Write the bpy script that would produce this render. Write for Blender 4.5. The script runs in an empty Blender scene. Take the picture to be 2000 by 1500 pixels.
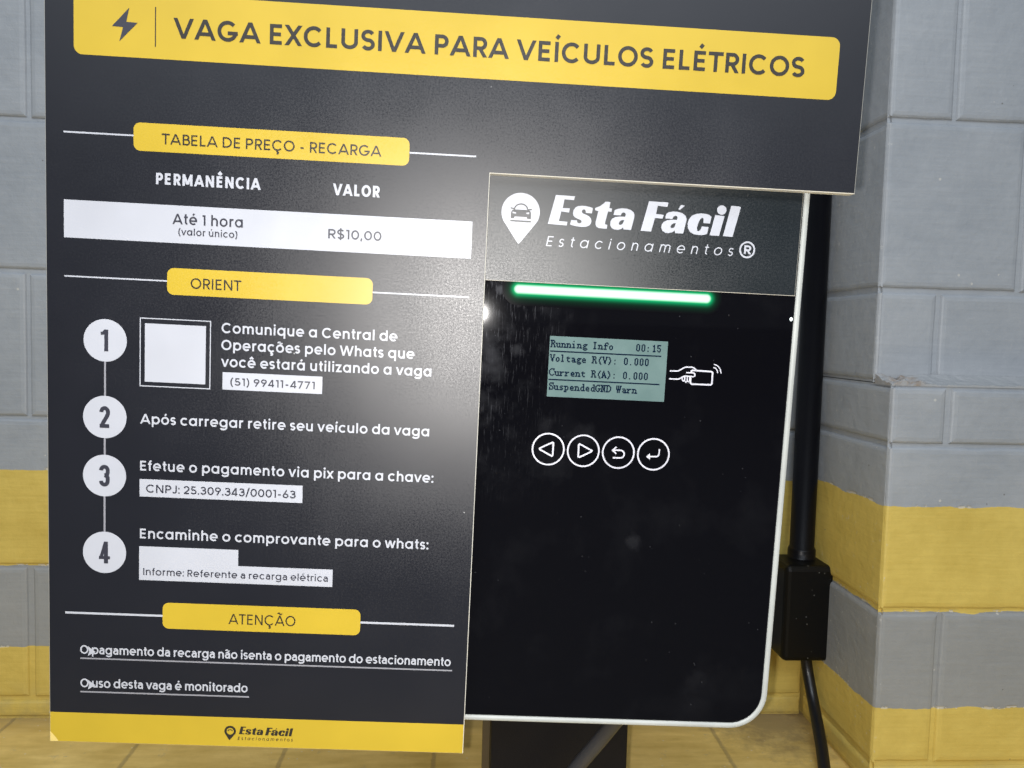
import bpy, bmesh, math, random
from mathutils import Matrix, Vector, noise
sc = bpy.context.scene
C = sc.collection

# ---------------------------------------------------------------- camera, light, exposure
F_PX = 1520.0                      # focal length in pixels of a 2000 px wide frame
CAM_Z = 0.535                      # the phone is held about half a metre above the raised floor
# rows: right / down / forward axis of the camera, written along the brick wall (x right, y down, z into wall)
RW = Matrix(((0.99767835, -0.02572781, -0.06305549),
             (0.02167361, 0.99770443, -0.0641571),
             (0.06456136, 0.06264151, 0.99594572)))
# columns: the sign's own axes as the camera sees them (it leans a little on the wall axes)
RS = Matrix(((0.9982444, -0.0503558, -0.03118355),
             (0.04704458, 0.99396586, -0.09908925),
             (0.03598511, 0.09744827, 0.99458982)))


def to_world_vec(v):
    return Vector((v[0], v[2], -v[1]))


CAM_P = Vector((0, 0, CAM_Z))
cam_right, cam_down, cam_fwd = [to_world_vec(RW[i]) for i in range(3)]
cam_d = bpy.data.cameras.new('camera')
cam = bpy.data.objects.new('camera', cam_d)
C.objects.link(cam)
cam_d.sensor_width = 36
cam_d.lens = F_PX / 2000 * 36
cam_d.clip_start = 0.01
cam_d.clip_end = 100
mw = Matrix((cam_right, -cam_down, -cam_fwd)).transposed().to_4x4()
mw.translation = CAM_P
cam.matrix_world = mw
sc.camera = cam

w = bpy.data.worlds.new('World')
sc.world = w
w.use_nodes = True
w.node_tree.nodes['Background'].inputs[0].default_value = (0.80, 0.86, 1.0, 1)
w.node_tree.nodes['Background'].inputs[1].default_value = 0.08

# the phone's own flash, a small lamp beside the lens
fl = bpy.data.lights.new('flash', 'POINT')
fl.energy = 17
fl.color = (1.0, 0.965, 0.93)
fl.shadow_soft_size = 0.0034
flash = bpy.data.objects.new('flash', fl)
flash.location = CAM_P - cam_right * 0.0118 + cam_down * 0.0085
C.objects.link(flash)
# garage tube light on the ceiling behind the camera
al = bpy.data.lights.new('overhead_light', 'AREA')
al.shape = 'RECTANGLE'
al.size, al.size_y = 4.4, 1.2
al.energy = 74
al.color = (0.84, 0.92, 1.0)
tube = bpy.data.objects.new('overhead_light', al)
tube.location = (-0.1, -2.6, 2.75)
tube.rotation_euler = (Vector((0.1, 0.9, 0.5)) - Vector(tube.location)).to_track_quat('-Z', 'Y').to_euler()
C.objects.link(tube)
fill_light = bpy.data.lights.new('overhead_light', 'AREA')  # second overhead light, added to brighten the floor and wall
fill_light.shape = 'RECTANGLE'
fill_light.size, fill_light.size_y = 1.2, .25
fill_light.energy = 23
fill_light.color = (0.84, 0.92, 1.0)
floor_fill = bpy.data.objects.new('overhead_light', fill_light)
floor_fill.location = (-0.1, -0.5, 2.7)
floor_fill.rotation_euler = (Vector((0.1, 0.7, 0)) - Vector(floor_fill.location)).to_track_quat('-Z', 'Y').to_euler()
C.objects.link(floor_fill)

sc.view_settings.view_transform = 'Standard'
sc.view_settings.look = 'None'
sc.view_settings.exposure = 0.0
sc.view_settings.gamma = 1.0
sc.view_settings.use_curve_mapping = False
sc.cycles.max_bounces = 6

# ---------------------------------------------------------------- frames
REL = RW.transposed() @ RS                      # sign axes along wall axes (columns)
EX, EY, EZ = [to_world_vec(REL.col[i]) for i in range(3)]     # right, down, into the charger
SIGN = Matrix((EX, EZ, -EY)).transposed().to_4x4()            # local x right, y into, z up
SIGN.translation = CAM_P
D0 = 0.520          # sign face
DP = 0.5292         # name plate face
DG = 0.5308         # charger glass


def sp(px, py, d=D0):
    """photo pixel -> (u right, v down) in metres on the sign's plane at distance d"""
    v = Vector((px - 1000, py - 750, F_PX))
    q = RS.transposed() @ v
    return q[0] / q[2] * d, q[1] / q[2] * d


def spx(px, py, d=D0):
    """metres per photo pixel around a point of the sign plane"""
    a, b = sp(px, py, d), sp(px, py + 1, d)
    return math.hypot(b[0] - a[0], b[1] - a[1])


def wp(px, py, y):
    """photo pixel -> (x, z) on the wall-parallel plane at distance y"""
    v = Vector((px - 1000, py - 750, F_PX))
    q = RW.transposed() @ v
    return q[0] / q[2] * y, CAM_Z - q[1] / q[2] * y


# ---------------------------------------------------------------- object helpers
def tag(o, label=None, cat=None, group=None, kind=None):
    if label: o['label'] = label
    if cat: o['category'] = cat
    if group: o['group'] = group
    if kind: o['kind'] = kind
    return o


def empty(name, mat, label, cat, group=None):
    o = bpy.data.objects.new(name, None)
    o.empty_display_size = 0.05
    C.objects.link(o)
    o.matrix_world = mat
    return tag(o, label, cat, group)


def link(name, bm, mats, parent=None, smooth=False):
    me = bpy.data.meshes.new(name)
    bm.to_mesh(me)
    bm.free()
    if not isinstance(mats, (list, tuple)): mats = [mats]
    for m in mats: me.materials.append(m)
    if smooth:
        for p in me.polygons: p.use_smooth = True
    o = bpy.data.objects.new(name, me)
    C.objects.link(o)
    if parent: o.parent = parent
    return o


class Flat:
    """collects flat print (strokes, polygons) in metres on the sign plane; every piece a hair above the last"""
    def __init__(self, base, lift=0.0):
        self.bm = bmesh.new()
        self.b = base           # (u, v, d) of the owner's origin
        self.lift = lift
        self.n = 0

    def V(self, p, y):
        return self.bm.verts.new((p[0] - self.b[0], self.b[3] - self.b[2] - self.lift - y, -(p[1] - self.b[1])))

    def poly(self, loops):
        if loops and not isinstance(loops[0][0], (tuple, list)): loops = [loops]
        y = self.n * 1e-5
        es = []
        for lp in loops:
            vs = [self.V(p, y) for p in lp]
            for i in range(len(vs)):
                es.append(self.bm.edges.new((vs[i], vs[(i + 1) % len(vs)])))
        bmesh.ops.triangle_fill(self.bm, use_beauty=True, use_dissolve=False, edges=es, normal=(0, -1, 0))
        self.n = (self.n + 1) % 6

    def stroke(self, pts, wd, closed=False, square=False):
        pts = [Vector(p) for p in pts]
        q = [pts[0]]
        for p in pts[1:]:
            if (p - q[-1]).length > wd * 0.02: q.append(p)
        if closed and len(q) > 2 and (q[0] - q[-1]).length < wd * 0.02: q.pop()
        pts = q
        n = len(pts)
        if n < 2: return
        y = self.n * 1e-5
        L, R_ = [], []
        for i in range(n):
            if closed:
                a, b = pts[i - 1], pts[(i + 1) % n]
                d0, d1 = (pts[i] - a).normalized(), (b - pts[i]).normalized()
            else:
                d0 = (pts[i] - pts[i - 1]).normalized() if i else (pts[1] - pts[0]).normalized()
                d1 = (pts[i + 1] - pts[i]).normalized() if i < n - 1 else d0
            n0, n1 = Vector((-d0.y, d0.x)), Vector((-d1.y, d1.x))
            m = (n0 + n1)
            m = m.normalized() if m.length > 1e-6 else n0
            k = min(1 / max(m.dot(n0), 0.1), 2.2) * wd / 2
            p = pts[i].copy()
            if square and not closed:
                if i == 0: p = p - d0 * wd / 2
                if i == n - 1: p = p + d0 * wd / 2
            L.append(self.V(p + m * k, y))
            R_.append(self.V(p - m * k, y))
        for i in range(n if closed else n - 1):
            j = (i + 1) % n
            try: self.bm.faces.new((L[i], L[j], R_[j], R_[i]))
            except ValueError: pass
        self.n = (self.n + 1) % 6

    def disc(self, c, r, ry=None, n=40):
        self.poly([(c[0] + r * math.cos(2 * math.pi * i / n), c[1] + (ry or r) * math.sin(2 * math.pi * i / n)) for i in range(n)])


def arc(cx, cy, rx, ry, a0, a1, n=14):
    return [(cx + rx * math.cos(math.radians(a0 + (a1 - a0) * i / n)), cy + ry * math.sin(math.radians(a0 + (a1 - a0) * i / n))) for i in range(n + 1)]


# ---------------------------------------------------------------- a geometric sans drawn from strokes (em units, cap height .7)
CAP, XH, ASC, DES = 0.70, 0.55, 0.74, -0.20
ACC = {'Á': ('A', 'a'), 'É': ('E', 'a'), 'Í': ('I', 'a'), 'á': ('a', 'a'), 'é': ('e', 'a'), 'í': ('ı', 'a'), 'ó': ('o', 'a'), 'ú': ('u', 'a'),
       'ê': ('e', 'c'), 'Ê': ('E', 'c'), 'ã': ('a', 't'), 'õ': ('o', 't'), 'Ã': ('A', 't'), 'Õ': ('O', 't'), 'ç': ('c', 'd'), 'Ç': ('C', 'd')}


def glyph(ch, w, alt):
    """-> (primitives, skeleton width, left bearing, right bearing)"""
    h = w / 2
    if ch in ACC:
        b, k = ACC[ch]
        pr, W, l, r = glyph(b, w, alt)
        cx = W / 2
        up = 0.0 if b.islower() or b == 'ı' else 0.165
        if k == 'a': pr = pr + [('s', [(cx - .02, .64 + up), (cx + .075, .765 + up)])]
        if k == 'c': pr = pr + [('s', [(cx - .12, .62 + up), (cx, .73 + up), (cx + .12, .62 + up)])]
        if k == 't': pr = pr + [('s', arc(cx - .065, .65 + up, .065, .055, 190, 0, 8) + arc(cx + .065, .67 + up, .065, .055, 180, 370, 8))]
        if k == 'd': pr = pr + [('s', [(cx + .01, 0), (cx, -.06), (cx + .05, -.08)] + arc(cx + .03, -.135, .06, .055, 60, -150, 8))]
        return pr, W, l, r
    S, B, R = .075, .045, .012
    xo = XH - w + .02
    if ch == ' ': return [], 0, .10, .13 - w
    if ch == 'A': return [('b', 0, 0, .31, CAP), ('b', .62, 0, .31, CAP), ('s', [(.10, .20), (.52, .20)])], .62, R, R
    if ch == 'V': return [('b', 0, CAP, .29, 0), ('b', .58, CAP, .29, 0)], .58, R, R
    if ch == 'W': return [('b', 0, CAP, .22, 0), ('b', .44, CAP, .22, 0), ('b', .44, CAP, .66, 0), ('b', .88, CAP, .66, 0)], .88, R, R
    if ch == 'X': return [('b', 0, 0, .48, CAP), ('b', 0, CAP, .48, 0)], .48, R, R
    if ch in 'EF':
        p = [('s', [(0, 0), (0, CAP)]), ('s', [(0, CAP - h), (.36, CAP - h)]), ('s', [(0, .355), (.33, .355)])]
        if ch == 'E': p.append(('s', [(0, h), (.36, h)]))
        return p, .34, S, B
    if ch == 'L': return [('s', [(0, 0), (0, CAP)]), ('s', [(0, h), (.33, h)])], .31, S, .02
    if ch == 'T': return [('s', [(.21, 0), (.21, CAP)]), ('s', [(-h, CAP - h), (.42 + h, CAP - h)])], .42, R, R
    if ch in 'Iı': return [('s', [(0, 0), (0, CAP if ch == 'I' else XH)])], 0, S, S
    if ch == 'N': return [('s', [(0, 0), (0, CAP)]), ('s', [(.47, 0), (.47, CAP)]), ('b', 0, CAP, .47, 0)], .47, S, S
    if ch == 'M': return [('s', [(0, 0), (0, CAP)]), ('s', [(.60, 0), (.60, CAP)]), ('b', 0, CAP, .30, .08), ('b', .60, CAP, .30, .08)], .60, S, S
    if ch in 'OCG':
        r = (CAP + .02 - w) / 2
        cy = CAP / 2
        if ch == 'O': return [('c', arc(r, cy, r, r, 0, 350, 35))], 2 * r, B, B
        if ch == 'C': return [('s', arc(r, cy, r, r, 42, 318, 26))], 2 * r * .93, B, B
        return [('s', arc(r, cy, r, r, 42, 352, 28)), ('s', [(r, cy - h), (2 * r + h, cy - h)])], 2 * r, B, B
    if ch == 'D': return [('s', [(0, 0), (0, CAP)]), ('s', [(0, CAP - h), (.16, CAP - h)] + arc(.16, .35, .34, .35 - h, 90, -90, 18) + [(.16, h), (0, h)])], .50, S, B
    if ch == 'U': return [('s', [(0, CAP), (0, .24)] + arc(.23, .24, .23, .24 - h, 180, 360, 16) + [(.46, CAP)])], .46, S, S
    if ch == 'J': return [('s', [(.26, CAP), (.26, .17)] + arc(.13, .17, .13, .17 - h, 0, -165, 12))], .26, .02, S
    if ch in 'PRB':
        m = .31 if ch != 'B' else .37
        r = (CAP - h - m) / 2
        p = [('s', [(0, 0), (0, CAP)]), ('s', [(0, CAP - h), (.20, CAP - h)] + arc(.20, m + r, r * 1.0, r, 90, -90, 14) + [(0, m)])]
        if ch == 'R': p.append(('b', .17, .31, .37, 0))
        if ch == 'B':
            r2 = (m - h) / 2
            p.append(('s', [(.18, m), (.22, m)] + arc(.22, h + r2, r2 * 1.05, r2, 90, -90, 14) + [(0, h)]))
        return p, .20 + r + .005, S, .035
    if ch in 'Ss$':
        H = XH if ch == 's' else CAP
        W = .27 if ch == 's' else .36
        o = .01
        r = (H + 2 * o - w) / 4
        p = [('s', arc(W / 2, H + o - h - r, W / 2, r, 28, 268, 16) + arc(W / 2, -o + h + r, W / 2, r, 88, -152, 16))]
        if ch == '$': p.append(('s', [(W / 2, -.09), (W / 2, .79)]))
        return p, W, .04, .04
    if ch == 'o': return [('c', arc(xo / 2, XH / 2, xo / 2, xo / 2, 0, 348, 30))], xo, B, B
    if ch == 'a' and alt:
        W = .33
        return [('s', arc(W / 2, XH - h - .15, W / 2, .15, 150, 0, 12) + [(W, 0)]),
                ('s', [(W, .33), (W * .5, .33)] + arc(W * .42, (.33 + h) / 2, W * .42, (.33 - h) / 2, 90, 270, 12) + [(W * .5, h), (W, .13)])], W, .05, .065
    if ch in 'adqg':
        p = [('c', arc(xo / 2, XH / 2, xo / 2, xo / 2, 0, 348, 30))]
        y0, y1 = {'a': (0, XH), 'd': (0, ASC), 'q': (DES, XH), 'g': (0, XH)}[ch]
        if ch == 'g': p.append(('s', [(xo, XH), (xo, -.02)] + arc(xo / 2, -.02, xo / 2, .20 - h, 0, -155, 14)))
        else: p.append(('s', [(xo, y0), (xo, y1)]))
        return p, xo, B, S
    if ch in 'pb':
        return [('c', arc(xo / 2, XH / 2, xo / 2, xo / 2, 0, 348, 30)), ('s', [(0, DES if ch == 'p' else 0), (0, XH if ch == 'p' else ASC)])], xo, S, B
    if ch == 'e': return [('s', [(.02, XH / 2 - .01), (xo, XH / 2 - .01)] + arc(xo / 2, XH / 2, xo / 2, xo / 2, 6, 312, 26))], xo, B, B
    if ch == 'c': return [('s', arc(xo / 2, XH / 2, xo / 2, xo / 2, 44, 316, 22))], xo * .92, B, .03
    if ch in 'nhm':
        W = .36 if ch != 'm' else .33
        p = [('s', [(0, 0), (0, ASC if ch == 'h' else XH)])]
        for k in range(2 if ch == 'm' else 1):
            p.append(('s', arc(W * k + W / 2, XH + .01 - h - W / 2, W / 2, W / 2, 180, 0, 14) + [(W * (k + 1), 0)]))
        return p, W * (2 if ch == 'm' else 1), S, .065
    if ch == 'u': return [('s', [(.36, 0), (.36, XH)]), ('s', [(0, XH), (0, .18 + h - .01)] + arc(.18, .18 + h - .01, .18, .18, 180, 360, 14))], .36, .065, S
    if ch == 'r': return [('s', [(0, 0), (0, XH)]), ('s', arc(.17, XH + .005 - h - .17, .17, .17, 180, 72, 10))], .20, S, .01
    if ch == 't': return [('s', [(.10, .70), (.10, .15)] + arc(.21, .15, .11, .15 - h, 180, 275, 8)), ('s', [(-.02, XH - h), (.25, XH - h)])], .21, .03, .02
    if ch == 'f': return [('s', [(.10, 0), (.10, .58)] + arc(.21, .60, .11, .15 - h, 180, 80, 8)), ('s', [(-.02, XH - h), (.24, XH - h)])], .20, .02, .02
    if ch == 'i': return [('s', [(0, 0), (0, XH)]), ('d', 0, .695, w * .62)], 0, S, S
    if ch == 'l': return [('s', [(0, 0), (0, ASC)])], 0, S, S
    if ch == 'v': return [('b', 0, XH, .215, 0), ('b', .43, XH, .215, 0)], .43, R, R
    if ch == 'w': return [('b', 0, XH, .165, 0), ('b', .33, XH, .165, 0), ('b', .33, XH, .495, 0), ('b', .66, XH, .495, 0)], .66, R, R
    if ch == 'x': return [('b', 0, 0, .38, XH), ('b', 0, XH, .38, 0)], .38, R, R
    if ch == 'z': return [('s', [(-h, XH - h), (.34, XH - h)]), ('s', [(0, h), (.34 + h, h)]), ('b', .02, 0, .32, XH)], .34, .03, .03
    if ch == '0': return [('c', arc(.20, .35, .20, .35 - h, 0, 350, 30))], .40, B, B
    if ch == '1': return [('s', [(.13, 0), (.13, CAP)]), ('s', [(-.03, CAP - h), (.13, CAP - h)])], .13, .04, .07
    if ch == '2': return [('s', arc(.18, CAP - h - .18, .18, .18, 168, -38, 16) + [(.03, h * 1.2)]), ('s', [(-.02, h), (.38, h)])], .36, B, B
    if ch == '3': return [('s', arc(.175, CAP - h - .15, .165, .15, 158, -90, 14)), ('s', arc(.18, h + .18, .19, .18, 90, -162, 16)), ('s', [(.12, .37), (.19, .37)])], .365, B, B
    if ch == '4': return [('s', [(.30, 0), (.30, CAP)]), ('b', 0, .17, .28, CAP), ('s', [(-h, .17), (.42, .17)])], .40, .03, .02
    if ch == '5': return [('s', [(.33, CAP - h), (.06, CAP - h), (.03, .38)]), ('s', arc(.17, .22, .19, .22 - h, 135, -155, 18))], .36, B, B
    if ch in '69':
        p = [('c', arc(.18, .21, .18, .21 - h, 0, 348, 26)), ('s', [(.26, CAP), (.04, .30)])]
        if ch == '9': p = [(k, [(.36 - x, CAP - y) for x, y in q]) for k, q in p]
        return p, .36, B, B
    if ch == '7': return [('s', [(-h, CAP - h), (.36, CAP - h)]), ('b', .08, 0, .345, CAP)], .36, .03, .03
    if ch == '.': return [('d', 0, h * 1.1, w * .62)], 0, .05, .05
    if ch == ',': return [('s', [(.02, w * 1.1), (-.02, -.10)])], .02, .04, .05
    if ch == ':': return [('d', 0, h * 1.1, w * .62), ('d', 0, XH - .1, w * .62)], 0, .05, .05
    if ch == '(': return [('s', arc(.30, .30, .30, .48, 120, 240, 12))], .14, .04, .02
    if ch == ')': return [('s', arc(-.16, .30, .30, .48, 60, -60, 12))], .14, .02, .04
    if ch == '-' or ch == '–': return [('s', [(0, .27), (.22, .27)])], .22, .05, .05
    if ch == '/': return [('b', 0, -.06, .24, .76)], .24, .01, .01
    raise KeyError(ch)


def typeset(fl_, s, p0, p1, cap_px, w, d=D0, alt=False, slant=0.0, track=0.0, fit=True, stretch=True):
    """set a line of type so that it runs from p0 to p1 (photo pixels of its baseline ends)"""
    a, b = sp(p0[0], p0[1], d), sp(p1[0], p1[1], d)
    bv = (a[1] + b[1]) / 2
    mid = ((p0[0] + p1[0]) / 2, (p0[1] + p1[1]) / 2)
    sc_ = cap_px * spx(mid[0], mid[1], d) / CAP
    need = (b[0] - a[0]) / sc_
    gs = [glyph(c, w, alt) for c in s]
    A = sum(g[1] for g in gs)
    Bt = sum(w + g[2] + g[3] + track for g in gs) - gs[0][2] - gs[-1][3] - track
    k = 1.0
    ex = 0.0
    if stretch: k = (need - Bt) / max(A, 1e-6)
    if not stretch or k > 1.18 or k < .72:
        k = max(.72, min(1.18, k))
        ex = (need - Bt - A * k) / max(len(s) - 1, 1)
    h = w / 2
    x = -gs[0][2]
    T = lambda px, py: (a[0] + (px + slant * py) * sc_, bv - py * sc_)
    for pr, W, lb, rb in gs:
        x += lb
        X = lambda q: x + h + q * k
        for p in pr:
            if p[0] == 's': fl_.stroke([T(X(q[0]), q[1]) for q in p[1]], w * sc_)
            elif p[0] == 'c': fl_.stroke([T(X(q[0]), q[1]) for q in p[1]], w * sc_, closed=True)
            elif p[0] == 'd': fl_.disc(T(X(p[1]), p[2]), p[3] * sc_, n=20)
            elif p[0] == 'b':
                x0, y0, x1, y1 = X(p[1]), p[2], X(p[3]), p[4]
                ln = math.hypot(x1 - x0, y1 - y0)
                hw = w * ln / abs(y1 - y0) / 2 * .97
                fl_.poly([T(x0 - hw, y0), T(x0 + hw, y0), T(x1 + hw, y1), T(x1 - hw, y1)])
        x += W * k + w + rb + track + ex


# ---------------------------------------------------------------- materials
def mat(name):
    m = bpy.data.materials.new(name)
    m.use_nodes = True
    nt = m.node_tree
    return m, nt, nt.nodes['Principled BSDF']


def N(nt, t, **kw):
    n = nt.nodes.new(t)
    for k, v in kw.items():
        if k in n.inputs: n.inputs[k].default_value = v
        else: setattr(n, k, v)
    return n


def math_n(nt, op, a, b=None, clamp=False):
    n = nt.nodes.new('ShaderNodeMath')
    n.operation = op
    n.use_clamp = clamp
    for i, v in enumerate((a, b)):
        if v is None: continue
        if isinstance(v, (int, float)): n.inputs[i].default_value = v
        else: nt.links.new(v, n.inputs[i])
    return n.outputs[0]


def mix_col(nt, f, a, b):
    n = nt.nodes.new('ShaderNodeMix')
    n.data_type = 'RGBA'
    for i, v in ((0, f), (6, a), (7, b)):
        if isinstance(v, (int, float)): n.inputs[i].default_value = v
        elif isinstance(v, tuple): n.inputs[i].default_value = v if len(v) == 4 else v + (1,)
        else: nt.links.new(v, n.inputs[i])
    return n.outputs[2]


def coords(nt):
    return nt.nodes.new('ShaderNodeTexCoord').outputs['Object']


def noise_tex(nt, vec, scale, detail=3, rough=.55, vscale=None):
    if vscale:
        mp = nt.nodes.new('ShaderNodeMapping')
        mp.inputs['Scale'].default_value = vscale
        nt.links.new(vec, mp.inputs['Vector'])
        vec = mp.outputs[0]
    n = N(nt, 'ShaderNodeTexNoise', Scale=scale, Detail=detail, Roughness=rough)
    nt.links.new(vec, n.inputs['Vector'])
    return n.outputs['Fac']


def ramp(nt, v, lo, hi):
    n = nt.nodes.new('ShaderNodeMapRange')
    n.inputs['From Min'].default_value = lo
    n.inputs['From Max'].default_value = hi
    nt.links.new(v, n.inputs['Value'])
    return n.outputs[0]


def print_mat(name, col, rough=.427, ior=1.63, specks=True):
    """printed vinyl under a matt film with a fine grain"""
    m, nt, b = mat(name)
    co = coords(nt)
    big = noise_tex(nt, co, 14, 3)
    c = mix_col(nt, ramp(nt, big, .3, .7), tuple(x * .94 for x in col), tuple(min(1, x * 1.05) for x in col))
    if specks:
        vo = N(nt, 'ShaderNodeTexVoronoi', Scale=85.0)
        nt.links.new(co, vo.inputs['Vector'])
        sel = math_n(nt, 'GREATER_THAN', noise_tex(nt, co, 31, 1), .63)
        dot = math_n(nt, 'LESS_THAN', vo.outputs['Distance'], .055)
        c = mix_col(nt, math_n(nt, 'MULTIPLY', math_n(nt, 'MULTIPLY', sel, dot), .45), c, (.62, .62, .62))
    nt.links.new(c, b.inputs['Base Color'])
    g = noise_tex(nt, co, 1500, 2, .6)
    g2 = noise_tex(nt, co, 760, 1, .5)
    # the film's grain: every fleck a little glossier or duller than the next
    gr = math_n(nt, 'SUBTRACT', math_n(nt, 'ADD', math_n(nt, 'MULTIPLY', g, .65), math_n(nt, 'MULTIPLY', g2, .35)), .5)
    ro = math_n(nt, 'ADD', math_n(nt, 'MULTIPLY', gr, .48), math_n(nt, 'MULTIPLY', math_n(nt, 'SUBTRACT', big, .5), .12))
    gl = nt.nodes.new('ShaderNodeBsdfGlossy')
    gl.distribution = 'BECKMANN'
    nt.links.new(math_n(nt, 'ADD', ro, rough), gl.inputs['Roughness'])
    b.inputs['Specular IOR Level'].default_value = 0
    b.inputs['Roughness'].default_value = 1
    fr = N(nt, 'ShaderNodeFresnel', IOR=ior)
    mx = nt.nodes.new('ShaderNodeMixShader')
    nt.links.new(fr.outputs[0], mx.inputs[0])
    nt.links.new(b.outputs[0], mx.inputs[1])
    nt.links.new(gl.outputs[0], mx.inputs[2])
    nt.links.new(mx.outputs[0], nt.nodes['Material Output'].inputs['Surface'])
    return m


def plain(name, col, rough=.5, spec=.5, bump=0, bscale=300, metal=0):
    m, nt, b = mat(name)
    co = coords(nt)
    big = noise_tex(nt, co, 25, 4)
    nt.links.new(mix_col(nt, ramp(nt, big, .3, .7), tuple(x * .86 for x in col), tuple(min(1, x * 1.1) for x in col)), b.inputs['Base Color'])
    b.inputs['Roughness'].default_value = rough
    b.inputs['Specular IOR Level'].default_value = spec
    b.inputs['Metallic'].default_value = metal
    if bump:
        bp = N(nt, 'ShaderNodeBump', Strength=bump, Distance=.001)
        nt.links.new(noise_tex(nt, co, bscale, 4), bp.inputs['Height'])
        nt.links.new(bp.outputs[0], b.inputs['Normal'])
    return m


M_board = print_mat('charcoal_print', (.0145, .0155, .0205))
M_plate = print_mat('plate_print', (.0110, .0150, .0180))
M_yellow = print_mat('yellow_print', (.53, .375, .034), specks=False)
M_white = print_mat('white_print', (.48, .495, .545), specks=False)
M_grey = print_mat('grey_print', (.28, .28, .31), specks=False)
M_ink = print_mat('dark_ink', (.030, .026, .022), specks=False)
M_ink2 = print_mat('slate_ink', (.040, .041, .055), specks=False)
M_edge = plain('cut_plastic_edge', (.80, .78, .70), .55)
M_glassink = plain('white_screen_print', (.58, .58, .64), .3)
M_rim = plain('white_plastic', (.44, .46, .44), .42, spec=.3)
M_blackplastic = plain('black_plastic', (.0025, .0025, .004), .34, spec=.22, bump=.15, bscale=500)
M_rubber = plain('black_rubber', (.006, .006, .008), .36, bump=.1, bscale=400)
M_post = plain('black_powder_coat', (.0055, .0053, .0075), .5, spec=.2, bump=.2, bscale=700)
M_strip = plain('strip_brown', (.09, .065, .03), .6, bump=.3)


def dusty_black(name, col, rough):
    m, nt, b = mat(name)
    co = coords(nt)
    vo = N(nt, 'ShaderNodeTexVoronoi', Scale=150.0)
    nt.links.new(co, vo.inputs['Vector'])
    sel = math_n(nt, 'GREATER_THAN', noise_tex(nt, co, 60, 2), .56)
    dot = math_n(nt, 'MULTIPLY', math_n(nt, 'LESS_THAN', vo.outputs['Distance'], .10), sel)
    nt.links.new(mix_col(nt, math_n(nt, 'MULTIPLY', dot, .5), col, (.4, .4, .38)), b.inputs['Base Color'])
    b.inputs['Specular IOR Level'].default_value = .2
    b.inputs['Roughness'].default_value = rough
    return m


M_box = dusty_black('dusty_black_plastic', (.003, .003, .0032), .42)


def glass_mat():
    m, nt, b = mat('black_glass')
    co = coords(nt)
    sx = nt.nodes.new('ShaderNodeSeparateXYZ')
    nt.links.new(co, sx.inputs[0])
    # fine dust specks
    vo = N(nt, 'ShaderNodeTexVoronoi', Scale=190.0)
    nt.links.new(co, vo.inputs['Vector'])
    sel = ramp(nt, noise_tex(nt, co, 70, 2), .56, .62)
    dots = math_n(nt, 'MULTIPLY', math_n(nt, 'LESS_THAN', vo.outputs['Distance'], .075), sel)
    # wiped vertical smears, strongest at the left beside the sign and fading to the right
    st = ramp(nt, noise_tex(nt, co, 1.0, 4, .7, (900, 900, 70)), .56, .74)
    blot = ramp(nt, noise_tex(nt, co, 38, 4, .6), .50, .72)
    gx = nt.nodes.new('ShaderNodeMapRange')
    nt.links.new(sx.outputs[0], gx.inputs['Value'])
    gx.inputs['From Min'].default_value = GLASS_SMEAR[1]
    gx.inputs['From Max'].default_value = GLASS_SMEAR[0]
    gz = nt.nodes.new('ShaderNodeMapRange')
    nt.links.new(sx.outputs[2], gz.inputs['Value'])
    gz.inputs['From Min'].default_value = GLASS_SMEAR[2]
    gz.inputs['From Max'].default_value = GLASS_SMEAR[3]
    zone = math_n(nt, 'MULTIPLY', gx.outputs[0], gz.outputs[0])
    smear = math_n(nt, 'MULTIPLY', math_n(nt, 'ADD', math_n(nt, 'MULTIPLY', st, .20), math_n(nt, 'MULTIPLY', blot, .07)), zone)
    film = math_n(nt, 'MULTIPLY', ramp(nt, noise_tex(nt, co, 17, 5, .6), .52, .80), .009)
    for su, sv, sr, sa in GLASS_SPOTS:
        dx = math_n(nt, 'SUBTRACT', sx.outputs[0], su)
        dz = math_n(nt, 'SUBTRACT', sx.outputs[2], sv)
        dd = math_n(nt, 'SQRT', math_n(nt, 'ADD', math_n(nt, 'MULTIPLY', dx, dx), math_n(nt, 'MULTIPLY', dz, dz)))
        sp_ = math_n(nt, 'MULTIPLY', ramp(nt, math_n(nt, 'ADD', dd, math_n(nt, 'MULTIPLY', math_n(nt, 'SUBTRACT', noise_tex(nt, co, 90, 4, .65), .5), sr * 2.4)), sr, sr * .25), sa)
        film = math_n(nt, 'ADD', film, sp_)
    tot = math_n(nt, 'ADD', math_n(nt, 'ADD', smear, film), math_n(nt, 'MULTIPLY', dots, .09), True)
    nt.links.new(mix_col(nt, tot, (.0028, .0028, .0040), (.42, .43, .47)), b.inputs['Base Color'])
    b.inputs['Roughness'].default_value = .035
    b.inputs['Specular IOR Level'].default_value = .36
    return m


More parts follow.
